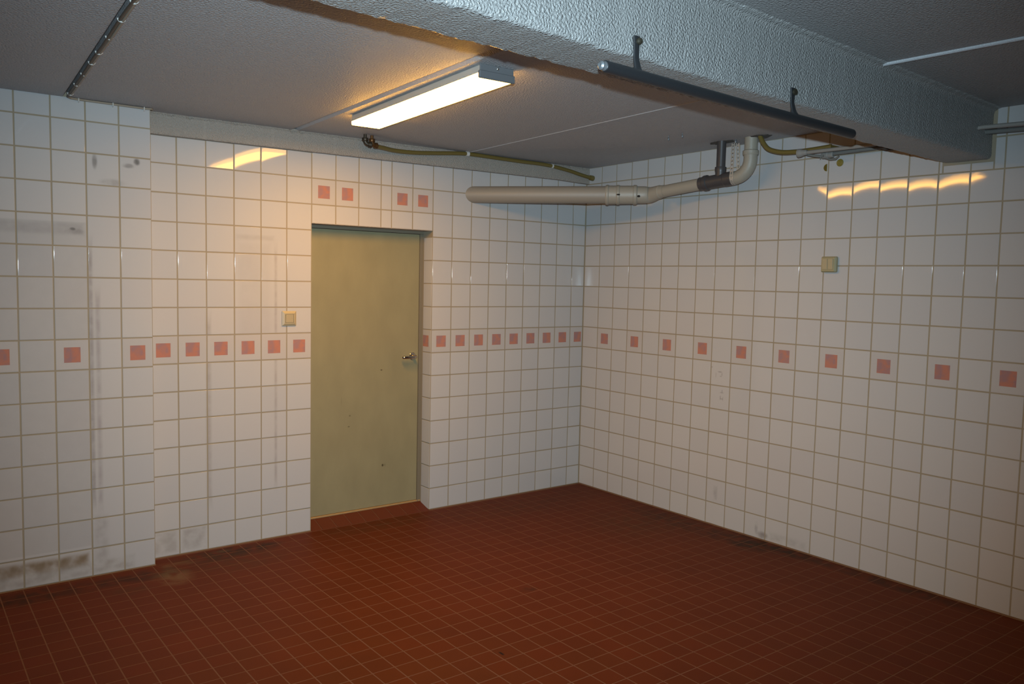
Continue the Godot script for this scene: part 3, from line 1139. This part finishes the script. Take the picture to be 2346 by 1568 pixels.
func make_drain() -> void:
	var a := Vector3(-6.75, 5.975, -0.06)
	var b := Vector3(-1.70, 6.00, 5.36)
	var d := (b - a).normalized()
	var R := 0.372
	var o := node("drain_pipe", P(-3.0, 6.0, 4.0), "thick beige drain pipe running from the back wall corner up into the ceiling", "pipe")
	var inv := -o.position
	var w := func(q: Vector3) -> Vector3: return V(q) + inv
	var total := a.distance_to(b)
	put(tube_mesh([w.call(a - d * 0.3), w.call(a + d * (total - 0.9))], [R * T], 36), "pipe", M.pvc, o)
	# double socket
	var t0 := total - 1.55
	put(lathe_mesh(w.call(a + d * t0), d, scaled([Vector2(0, R), Vector2(0.0, R + 0.03), Vector2(0.05, R + 0.055), Vector2(0.11, R + 0.055), Vector2(0.15, R + 0.025), Vector2(0.46, R + 0.025), Vector2(0.50, R + 0.055), Vector2(0.58, R + 0.05), Vector2(0.62, R + 0.02), Vector2(1.18, R + 0.02), Vector2(1.20, R + 0.05), Vector2(1.32, R + 0.045), Vector2(1.36, R)]), 36), "socket", M.pvc_light, o)
	for q in [[0.55, 0.62, 0.09], [1.42, 0.9, 0.07]]:
		# dirt caught at the socket rims, on the side towards the room
		var side := d.cross(Vector3.UP).normalized()
		var at: Vector3 = a + d * (t0 + q[0]) + side * (R + 0.02) * cos(q[1] - 0.5) - Vector3.UP * (R + 0.02) * sin(q[1] - 0.5) * 0.6
		put(lathe_mesh(w.call(at), d, scaled([Vector2(-q[2], 0.0), Vector2(-q[2] * 0.6, 0.04), Vector2(0, 0.05), Vector2(q[2] * 0.6, 0.04), Vector2(q[2], 0.0)]), 10), "dirt_blob", M.dirt, o)
	# reducer bend into the thinner run along the right wall
	var c := Vector3(-1.47, 6.08, 6.12)
	var tee := Vector3(-1.20, 6.325, 8.70)
	var r2 := 0.245
	var d2 := (tee - c).normalized()
	var path := curve_points([w.call(b - d * 0.28), w.call(b + d * 0.05), w.call(b + d * 0.36), w.call(c), w.call(c + d2 * 0.3)], 5)
	var rad := []
	for i in path.size():
		var f := float(i) / (path.size() - 1)
		rad.append(lerpf(R * 0.985, r2 * 1.06, smoothstep(0.25, 0.95, f)) * T)
	put(tube_mesh(path, rad, 36), "reducer", M.pvc_light, o)
	put(lathe_mesh(w.call(c + d2 * 0.05), d2, scaled(ring_profile(r2 + 0.015, 0.06, 0.03)), 36), "rim", M.pvc_light, o)
	put(tube_mesh([w.call(c), w.call(tee - d2 * 0.2)], [r2 * T], 32), "pipe", M.pvc_light, o)
	# grey tee
	var e := Vector3(-1.10, 6.40, 9.62)
	var d3 := (e - (tee - d2 * 0.55)).normalized()
	var t1 := tee - d2 * 0.55
	var L := t1.distance_to(e)
	put(lathe_mesh(w.call(t1), d3, scaled([Vector2(0, r2), Vector2(0, r2 + 0.025), Vector2(0.18, r2 + 0.025), Vector2(0.22, r2 + 0.065), Vector2(0.36, r2 + 0.065), Vector2(0.40, r2 + 0.02), Vector2(L - 0.36, r2 + 0.02), Vector2(L - 0.30, r2 + 0.035), Vector2(L, r2 + 0.035), Vector2(L, r2 * 0.8)]), 36), "tee", M.pvc_grey, o)
	var up0 := t1 + d3 * (L * 0.62)
	var up1 := Vector3(up0.x - 0.02, 7.95, up0.z + 0.02)
	put(tube_mesh([w.call(up0), w.call(up0 + Vector3.UP * 0.34), w.call(up0 + Vector3.UP * 0.36), w.call(up0 + Vector3.UP * 0.52), w.call(up0 + Vector3.UP * 0.54), w.call(up1)], [0.21 * T, 0.205 * T, 0.225 * T, 0.225 * T, 0.178 * T, 0.178 * T], 28), "branch_pipe", M.pvc_grey, o)
	# elbow up through the ceiling
	var top := Vector3(-1.02, 7.95, 10.36)
	var r3 := 0.262
	var pts := [w.call(e - d3 * 0.12), w.call(e)]
	var mid := Vector3(top.x, 6.42, top.z)
	var rr := 0.66
	var h0 := mid + (e - mid).normalized() * rr
	for k in 13:
		var ang := PI / 2 * k / 12.0
		var q: Vector3 = h0 + (mid - h0) * sin(ang) + Vector3.UP * rr * (1.0 - cos(ang))
		pts.append(w.call(q))
	pts.append(w.call(Vector3(top.x, 7.28, top.z)))
	put(tube_mesh(pts, [r3 * T], 32), "elbow", M.pvc_light, o)
	put(lathe_mesh(w.call(Vector3(top.x, 7.22, top.z)), Vector3.UP, scaled([Vector2(0, r3 + 0.005), Vector2(0, r3 + 0.02), Vector2(0.06, r3 + 0.045), Vector2(0.16, r3 + 0.045), Vector2(0.19, r3 + 0.01), Vector2(0.2, r3 - 0.02)]), 32), "socket", M.pvc_light, o)
	put(tube_mesh([w.call(Vector3(top.x, 7.36, top.z)), w.call(top)], [(r3 - 0.012) * T], 32), "pipe", M.pvc_light, o)
	# perforated strap holding the elbow
	var s := node("pipe_strap", P(-1.1, 7.8, 9.6), "perforated metal strap hanging from the ceiling round the beige elbow", "strap")
	inv = -s.position
	var ctr := e + d3 * 0.10
	var sd := d3.cross(Vector3.UP).normalized()
	var legs := [[], []]
	var rs := r3 + 0.014
	for k in 9:
		var ang2 := -PI * 0.5 + PI * 0.5 * k / 8.0
		legs[0].append(ctr - sd * rs * -cos(ang2) + Vector3.UP * rs * sin(ang2))
		legs[1].append(ctr + sd * rs * -cos(ang2) + Vector3.UP * rs * sin(ang2))
	legs[0].append(Vector3(ctr.x + (legs[0][8].x - ctr.x) * 0.2, 7.75, ctr.z - 0.1))
	legs[1].append(Vector3(ctr.x + (legs[1][8].x - ctr.x) * 0.2, 7.75, ctr.z + 0.02))
	for k in 2:
		put(strap_mesh(legs[k], d3, 0.075, inv), "strap_leg", M.strap, s)
	put(lathe_mesh(P(ctr.x, 7.76, ctr.z - 0.04) + inv, Vector3.UP, scaled([Vector2(0, 0.0), Vector2(0, 0.06), Vector2(0.05, 0.06), Vector2(0.18, 0.03)]), 10), "screw", M.steel, s)


# a band with a row of punched holes, built as two edges and the bridges between the holes
func strap_mesh(path: Array, along: Vector3, half: float, inv: Vector3) -> ArrayMesh:
	var st := start()
	var pts := []
	for i in path.size() - 1:
		var n: int = max(1, int(path[i].distance_to(path[i + 1]) / 0.05))
		for k in n:
			pts.append(path[i].lerp(path[i + 1], float(k) / n))
	pts.append(path[-1])
	for i in pts.size() - 1:
		var d: Vector3 = (pts[i + 1] - pts[i]).normalized()
		var u: Vector3 = (along - d * along.dot(d)).normalized()
		var bands := [[-half, -half * 0.4], [half * 0.4, half]] if i % 3 != 0 else [[-half, half]]
		for bnd in bands:
			var a: Vector3 = V(pts[i] + u * bnd[0]) + inv
			var b: Vector3 = V(pts[i] + u * bnd[1]) + inv
			var c: Vector3 = V(pts[i + 1] + u * bnd[1]) + inv
			var e: Vector3 = V(pts[i + 1] + u * bnd[0]) + inv
			var nn: Vector3 = u.cross(d) * 0.0006
			quad(st, a + nn, b + nn, c + nn, e + nn)
			quad(st, b - nn, a - nn, e - nn, c - nn)
			quad(st, a - nn, a + nn, e + nn, e - nn)
			quad(st, b + nn, b - nn, c - nn, c + nn)
	return st.commit()


func make_hoses() -> void:
	# left: two brass stubs from the ceiling; a yellow hose runs from the second along the concrete band
	var o := node("brass_stub", P(-12.66, 7.72, 1.12), "dark capped brass pipe stub hanging from the ceiling left of the yellow hose", "pipe")
	elbow_fitting(o, Vector3(-12.69, 7.80, 1.12), 0.36, Vector3(1, -0.1, 0.25), M.brass_dark)
	o = node("gas_hose", P(-12.3, 7.72, 1.0), "long yellow gas hose from a brass elbow along the concrete band to the corner", "hose")
	elbow_fitting(o, Vector3(-12.36, 7.78, 1.05), 0.33, Vector3(1, -0.05, -0.2), M.brass)
	var inv := -o.position
	var ctrl := []
	for q in [Vector3(-12.22, 7.355, 1.0), Vector3(-11.75, 7.36, 0.82), Vector3(-11.1, 7.35, 0.6), Vector3(-10.1, 7.39, 0.48), Vector3(-9.0, 7.50, 0.40), Vector3(-7.5, 7.645, 0.38), Vector3(-6.1, 7.65, 0.36), Vector3(-4.4, 7.64, 0.34), Vector3(-2.9, 7.64, 0.34), Vector3(-1.6, 7.52, 0.36), Vector3(-0.7, 7.37, 0.40), Vector3(0.02, 7.27, 0.45)]:
		ctrl.append(V(q) + inv)
	put(tube_mesh(curve_points(ctrl, 6), [0.085 * T], 16), "hose", M.gas, o)
	put(lathe_mesh(P(-0.16, 7.29, 0.44) + inv, Vector3(1, -0.1, 0), scaled([Vector2(-0.06, 0.085), Vector2(-0.05, 0.12), Vector2(0.06, 0.13), Vector2(0.16, 0.13)]), 16), "end_collar", M.gas, o)
	put(lathe_mesh(P(-7.4, 7.648, 0.38) + inv, Vector3(1, 0.02, 0), scaled([Vector2(-0.07, 0.085), Vector2(-0.07, 0.11), Vector2(0.07, 0.11), Vector2(0.07, 0.085)]), 16), "hose_clip", M.clip, o)
	put(lathe_mesh(P(-2.55, 7.625, 0.34) + inv, Vector3(1, -0.08, 0), scaled([Vector2(-0.04, 0.085), Vector2(-0.04, 0.105), Vector2(0.04, 0.105), Vector2(0.04, 0.085)]), 16), "hose_clip", M.clip, o)
	# right: shorter hose out of the ceiling hole
	o = node("gas_hose", P(-1.1, 7.8, 11.0), "short yellow gas hose curving from the ceiling hole to the right wall", "hose")
	inv = -o.position
	ctrl = []
	for q in [Vector3(-1.10, 7.885, 10.82), Vector3(-1.10, 7.80, 10.85), Vector3(-1.10, 7.58, 10.98), Vector3(-1.08, 7.34, 11.22), Vector3(-1.00, 7.19, 11.68), Vector3(-0.90, 7.155, 12.2), Vector3(-0.78, 7.17, 12.75), Vector3(-0.60, 7.235, 13.5)]:
		ctrl.append(V(q) + inv)
	put(tube_mesh(curve_points(ctrl, 7), [0.09 * T], 16), "hose", M.gas, o)
	var st := start()
	add_box(st, P(-0.66, 7.20, 13.36) + inv, P(0.02, 7.30, 13.5) + inv, 0.002)
	put(st.commit(), "wall_bracket", M.gas, o)


func elbow_fitting(o: Node3D, top: Vector3, drop: float, out: Vector3, mat: Material) -> void:
	var inv := -o.position
	var b := top - Vector3.UP * drop
	var d := out.normalized()
	put(tube_mesh([V(top + Vector3.UP * 0.1) + inv, V(b + Vector3.UP * 0.1) + inv], [0.062 * T], 14), "stub_pipe", mat, o)
	put(lathe_mesh(V(top - Vector3.UP * 0.02) + inv, Vector3.UP, scaled([Vector2(-0.03, 0.062), Vector2(-0.02, 0.11), Vector2(0.03, 0.11)]), 14), "flange", mat, o)
	put(lathe_mesh(V(b) + inv, Vector3.UP, scaled([Vector2(0.02, 0.085), Vector2(0.05, 0.12), Vector2(0.11, 0.125), Vector2(0.16, 0.115), Vector2(0.17, 0.062)]), 6), "nut", mat, o)
	var pts := []
	for k in 9:
		var a := PI / 2 * k / 8.0
		pts.append(V(b + Vector3.UP * (0.06 - 0.13 * sin(a)) + d * 0.13 * (1.0 - cos(a))) + inv)
	put(tube_mesh(pts, [0.085 * T], 14), "elbow", mat, o)
	var tip := b + Vector3.UP * -0.07 + d * 0.12
	put(lathe_mesh(V(tip) + inv, d, scaled([Vector2(0, 0.08), Vector2(0.01, 0.12), Vector2(0.12, 0.125), Vector2(0.15, 0.10), Vector2(0.16, 0.0)]), 6), "nut", mat, o)


func make_conduits() -> void:
	var o := node("conduit", P(-1.1, 7.05, 12.5), "upper white conduit running off the right wall and through the beam", "conduit", "", "conduits through the beam")
	var inv := -o.position
	put(tube_mesh(ptsv([Vector3(-1.1, 7.045, 12.75), Vector3(-1.1, 7.03, 15.0), Vector3(-1.1, 7.09, 17.5), Vector3(-1.1, 7.145, 18.8), Vector3(-1.08, 7.10, 20.0), Vector3(-1.0, 7.02, 24.0)], inv), [0.066 * T], 14), "tube", M.conduit, o)
	put(lathe_mesh(P(-1.1, 7.05, 12.52) + inv, Vector3.BACK, scaled([Vector2(-0.02, 0.0), Vector2(-0.02, 0.16), Vector2(0.06, 0.155), Vector2(0.16, 0.12), Vector2(0.28, 0.1), Vector2(0.34, 0.08)]), 16), "socket", M.conduit, o)
	# broken saddle hanging from it
	var st := start()
	var chunk := ptsv([Vector3(-1.0, 6.99, 12.75), Vector3(-0.92, 6.93, 13.0), Vector3(-0.85, 6.90, 13.2), Vector3(-0.82, 6.90, 13.34)], inv)
	add_tube(st, chunk, [0.03 * T, 0.055 * T, 0.06 * T, 0.03 * T], 7)
	add_tube(st, ptsv([Vector3(-0.84, 6.93, 13.22), Vector3(-0.84, 6.84, 13.24), Vector3(-0.83, 6.79, 13.21)], inv), [0.02 * T, 0.03 * T, 0.01 * T], 6)
	put(st.commit(), "broken_saddle", M.conduit_grey, o)
	o = node("conduit", P(-0.53, 7.0, 13.0), "lower grey white conduit close to the right wall under the first", "conduit", "", "conduits through the beam")
	inv = -o.position
	put(tube_mesh(ptsv([Vector3(-0.53, 6.99, 13.5), Vector3(-0.53, 7.01, 15.0), Vector3(-0.53, 7.065, 16.6), Vector3(-0.53, 7.085, 18.7), Vector3(-0.53, 7.03, 20.0), Vector3(-0.5, 6.95, 24.0)], inv), [0.07 * T], 14), "tube", M.conduit_grey, o)
	put(lathe_mesh(P(-0.53, 6.965, 13.12) + inv, Vector3.BACK, scaled([Vector2(-0.05, 0.0), Vector2(-0.04, 0.08), Vector2(0.0, 0.125), Vector2(0.22, 0.135), Vector2(0.24, 0.12), Vector2(0.40, 0.115), Vector2(0.43, 0.082)]), 16), "socket", M.conduit, o)
	st = start()
	add_tube(st, ptsv([Vector3(-0.53, 6.87, 13.2), Vector3(-0.5, 6.80, 13.42), Vector3(-0.5, 6.80, 13.62), Vector3(-0.53, 6.88, 13.76)], inv), [0.03 * T, 0.045 * T, 0.045 * T, 0.03 * T], 8)
	put(st.commit(), "loose_clip", M.conduit_grey, o)
	for z in [15.2, 20.3]:
		st = start()
		add_box(st, P(-0.55, 6.98, z) + inv, P(0.0, 7.10, z + 0.12) + inv, 0.002)
		put(st.commit(), "wall_clip", M.conduit_grey, o)


func ptsv(a: Array, inv: Vector3) -> Array:
	var out := []
	for q in a:
		out.append(V(q) + inv)
	return out


func make_cable() -> void:
	var o := node("cable", P(-22.9, 7.66, 1.2), "thin twin cable clipped along the open ceiling joint and over the left wall tiles", "cable")
	var inv := -o.position
	var a := []
	var b := []
	for i in 13:
		var z := 1.0 + 16.0 * i / 12.0
		var x := -22.90 - 0.0455 * z + 0.035
		a.append(P(x, ceil_y(x, z) - 0.05 + 0.012 * sin(i * 2.1), z) + inv)
		b.append(P(x + 0.065, ceil_y(x, z) - 0.05 + 0.012 * sin(i * 1.7 + 1.0), z) + inv)
	put(tube_mesh(curve_points(a, 4), [0.034 * T], 8), "wire", M.wire_brown, o)
	put(tube_mesh(curve_points(b, 4), [0.032 * T], 8), "wire", M.wire, o)
	var c := []
	for q in [Vector3(-22.93, 7.67, 1.25), Vector3(-22.86, 7.65, 0.85), Vector3(-22.6, 7.645, 0.71), Vector3(-21.6, 7.645, 0.70), Vector3(-20.6, 7.645, 0.70), Vector3(-20.36, 7.66, 0.69), Vector3(-20.3, 7.68, 0.4)]:
		c.append(V(q) + inv)
	put(tube_mesh(curve_points(c, 6), [0.034 * T], 8), "wire", M.wire, o)
	for z in [11.55, 10.1, 8.5, 6.95, 5.75, 4.3, 2.85, 1.4]:
		var x: float = -22.90 - 0.0455 * z + 0.07
		put(clip_mesh(P(x, ceil_y(x, z), z) + inv, Vector3.RIGHT, Vector3.DOWN), "clip", M.clip, o)
	for x in [-22.55, -21.55, -20.6]:
		put(clip_mesh(P(x, 7.645, ZP) + inv, Vector3.UP, Vector3.BACK), "clip", M.clip, o)


func clip_mesh(at: Vector3, across: Vector3, out: Vector3) -> ArrayMesh:
	var st := start()
	var pts := []
	for k in 9:
		var ang := PI * k / 8.0
		pts.append(at + across * cos(ang) * 0.075 * T + out * (sin(ang) * 0.07 + 0.005) * T)
	add_tube(st, pts, [0.02 * T], 7)
	var n := across.cross(out)
	add_tube(st, [at + across * 0.07 * T, at + across * 0.07 * T + out * 0.05 * T], [0.022 * T], 8)
	return st.commit()


func make_rail() -> void:
	var o := node("hanging_rail", P(-13.0, 5.95, 19.2), "dark grey tube hanging below the beam on two tapered brackets", "rail")
	var inv := -o.position
	var zt := func(x: float) -> float: return 18.74 - 0.040 * x
	var rr := 0.105
	var seg := []
	var ends := [-17.50, -14.9, -12.2, -8.85]
	var yy := [5.985, 5.965, 5.945, 5.935]
	var bits := []
	for i in 4:
		bits.append(P(ends[i], yy[i], zt.call(ends[i])) + inv)
	var d: Vector3 = (bits[3] - bits[0]).normalized()
	put(tube_mesh([bits[0], bits[0] + d * 0.02 * T, bits[1], bits[2], bits[3] - d * 0.03 * T, bits[3]], [rr * 0.8 * T, rr * T, rr * T, rr * 1.05 * T, rr * 1.1 * T, rr * 1.0 * T], 24), "tube", M.rail, o)
	# broken fitting in the left end
	put(lathe_mesh(bits[0], -d, scaled([Vector2(-0.02, rr * 0.85), Vector2(0.05, rr * 0.72), Vector2(0.08, rr * 0.75), Vector2(0.11, rr * 0.45), Vector2(0.10, 0.0)]), 12), "end_fitting", M.steel, o)
	for x in [-16.62, -11.44]:
		var zf := beam_front(x) + 0.03
		var ty: float = lerpf(5.98, 5.94, (x + 17.5) / 8.65)
		var top: float = 6.69 if x < -14 else 6.62
		var rings := []
		# strap: flat at the screw, flaring into a saddle round the tube
		for s in [[top, 0.075, 0.025, 0.0], [top - 0.03, 0.085, 0.025, 0.0], [6.45, 0.068, 0.022, 0.0], [6.28, 0.068, 0.025, 0.0], [6.14, 0.078, 0.035, 0.0], [6.08, 0.092, 0.05, 0.0], [6.02, 0.11, 0.09, 0.0], [ty, 0.125, 0.108, 0.0], [ty - 0.06, 0.11, 0.09, 0.0]]:
			var zc: float = lerpf(zt.call(x), zf + 0.03, smoothstep(6.0, 6.35, s[0]))
			var ring := []
			for k in 12:
				var ang := TAU * k / 12.0
				var cx: float = signf(cos(ang)) * pow(absf(cos(ang)), 0.6)
				var cz: float = signf(sin(ang)) * pow(absf(sin(ang)), 0.6)
				ring.append(P(x + cx * s[1], s[0], zc + cz * s[2]) + inv)
			rings.append(ring)
		var st := start()
		add_loft(st, rings, true, true)
		var br := put(st.commit(), "bracket", M.rail, o)
		put(lathe_mesh(P(x + 0.035, top - 0.09, zf + 0.05) + inv, Vector3.BACK, scaled([Vector2(-0.04, 0.062), Vector2(0.03, 0.062), Vector2(0.065, 0.045), Vector2(0.08, 0.0)]) if x < -14 else scaled([Vector2(-0.04, 0.07), Vector2(0.05, 0.07), Vector2(0.051, 0.0)]), 18 if x < -14 else 6), "screw", M.brass_dark, br)


func make_switches() -> void:
	var o := node("light_switch", P(-15.30, 0.57, 0.0), "cream square light switch on the tiles left of the olive door", "switch", "", "light switches")
	var st := start()
	add_box(st, Vector3(-0.285, -0.285, -0.01) * T, Vector3(0.285, 0.285, 0.03) * T, 0.002)
	# bevelled rim: four sloping faces
	var a := [Vector3(-0.285, -0.285, 0.03), Vector3(0.285, -0.285, 0.03), Vector3(0.285, 0.285, 0.03), Vector3(-0.285, 0.285, 0.03)]
	var b := [Vector3(-0.20, -0.20, 0.075), Vector3(0.20, -0.20, 0.075), Vector3(0.20, 0.20, 0.075), Vector3(-0.20, 0.20, 0.075)]
	var c := [Vector3(-0.165, -0.165, 0.075), Vector3(0.165, -0.165, 0.075), Vector3(0.165, 0.165, 0.075), Vector3(-0.165, 0.165, 0.075)]
	var e := [Vector3(-0.165, -0.165, 0.045), Vector3(0.165, -0.165, 0.045), Vector3(0.165, 0.165, 0.045), Vector3(-0.165, 0.165, 0.045)]
	for i in 4:
		var j := (i + 1) % 4
		quad(st, a[i] * T, a[j] * T, b[j] * T, b[i] * T)
		quad(st, b[i] * T, b[j] * T, c[j] * T, c[i] * T)
		quad(st, c[i] * T, c[j] * T, e[j] * T, e[i] * T)
	put(st.commit(), "frame", M.cream, o)
	st = start()
	add_box(st, Vector3(-0.155, -0.155, 0.03) * T, Vector3(0.155, 0.155, 0.085) * T, 0.0015, Transform3D(Basis(Vector3.RIGHT, 0.05), Vector3.ZERO))
	put(st.commit(), "rocker", M.cream, o)
	o = node("light_switch", P(0.0, 3.05, 13.33), "boxy surface mounted double light switch on the right wall", "switch", "", "light switches")
	o.rotation.y = -PI / 2
	st = start()
	add_box(st, Vector3(-0.30, -0.29, -0.01) * T, Vector3(0.30, 0.29, 0.17) * T, 0.006)
	put(st.commit(), "housing", M.cream_old, o)
	st = start()
	add_box(st, Vector3(-0.27, -0.26, 0.16) * T, Vector3(0.27, 0.26, 0.20) * T, 0.003)
	put(st.commit(), "frame", M.cream_old, o)
	for s in [-1.0, 1.0]:
		st = start()
		add_box(st, Vector3(-0.105, -0.20, 0.17) * T, Vector3(0.105, 0.20, 0.235) * T, 0.002, Transform3D(Basis(Vector3.RIGHT, 0.06), Vector3(s * 0.112, 0.02, 0) * T))
		put(st.commit(), "rocker", M.cream, o)


func make_plugs() -> void:
	for s in [[13.50, 6.728, 0.135, false, "round yellow wall plug on the right wall, the higher of two below the conduits"], [12.93, 6.60, 0.135, true, "half round yellow wall plug on the right wall, the lower of two beside a joint"]]:
		var o := node("wall_plug", P(0, s[1], s[0]), s[4], "plug", "", "yellow wall plugs")
		var r: float = s[2]
		if not s[3]:
			var pl := put(lathe_mesh(Vector3.ZERO, Vector3.LEFT, scaled([Vector2(-0.04, r), Vector2(0.015, r), Vector2(0.03, r * 0.85), Vector2(0.022, r * 0.6), Vector2(0.03, r * 0.35), Vector2(0.02, 0.0)]), 20), "plug_body", M.plug, o)
			pl.set_meta("label", "round plug")
		else:
			var st := start()
			var r0 := []
			var r1 := []
			var r2 := []
			for k in 13:
				var ang := PI / 2 + PI * k / 12.0
				var q := Vector3(0, sin(ang) * r, cos(ang) * r)
				r0.append((q + Vector3(0.03, 0, 0.06)) * T)
				r1.append((q + Vector3(-0.012, 0, 0.06)) * T)
				r2.append((q * 0.85 + Vector3(-0.025, 0, 0.055)) * T)
			add_loft(st, [r0, r1, r2], true, false)
			put(st.commit(), "plug_body", M.plug, o)


func make_hooks() -> void:
	var n := 0
	for s in [[-3.70, 8.55, "tiny screw hook under the ceiling, farther of the pair from the beige elbow"], [-3.76, 9.28, "tiny screw hook under the ceiling, nearer of the pair to the beige elbow"]]:
		var y := ceil_y(s[0], s[1])
		var o := node("screw_hook", P(s[0], y, s[1]), s[2], "hook", "", "ceiling screw hooks")
		var pts := []
		for k in 12:
			var ang := -PI * 0.5 + PI * 1.35 * k / 11.0
			pts.append(Vector3(cos(ang) * 0.05, -0.13 - sin(ang) * -0.05, 0.0) * T)
		pts.reverse()
		pts.append(Vector3(0, -0.10, 0) * T)
		pts.append(Vector3(0, 0.03, 0) * T)
		put(tube_mesh(pts, [0.016 * T], 7), "hook_wire", M.steel, o)
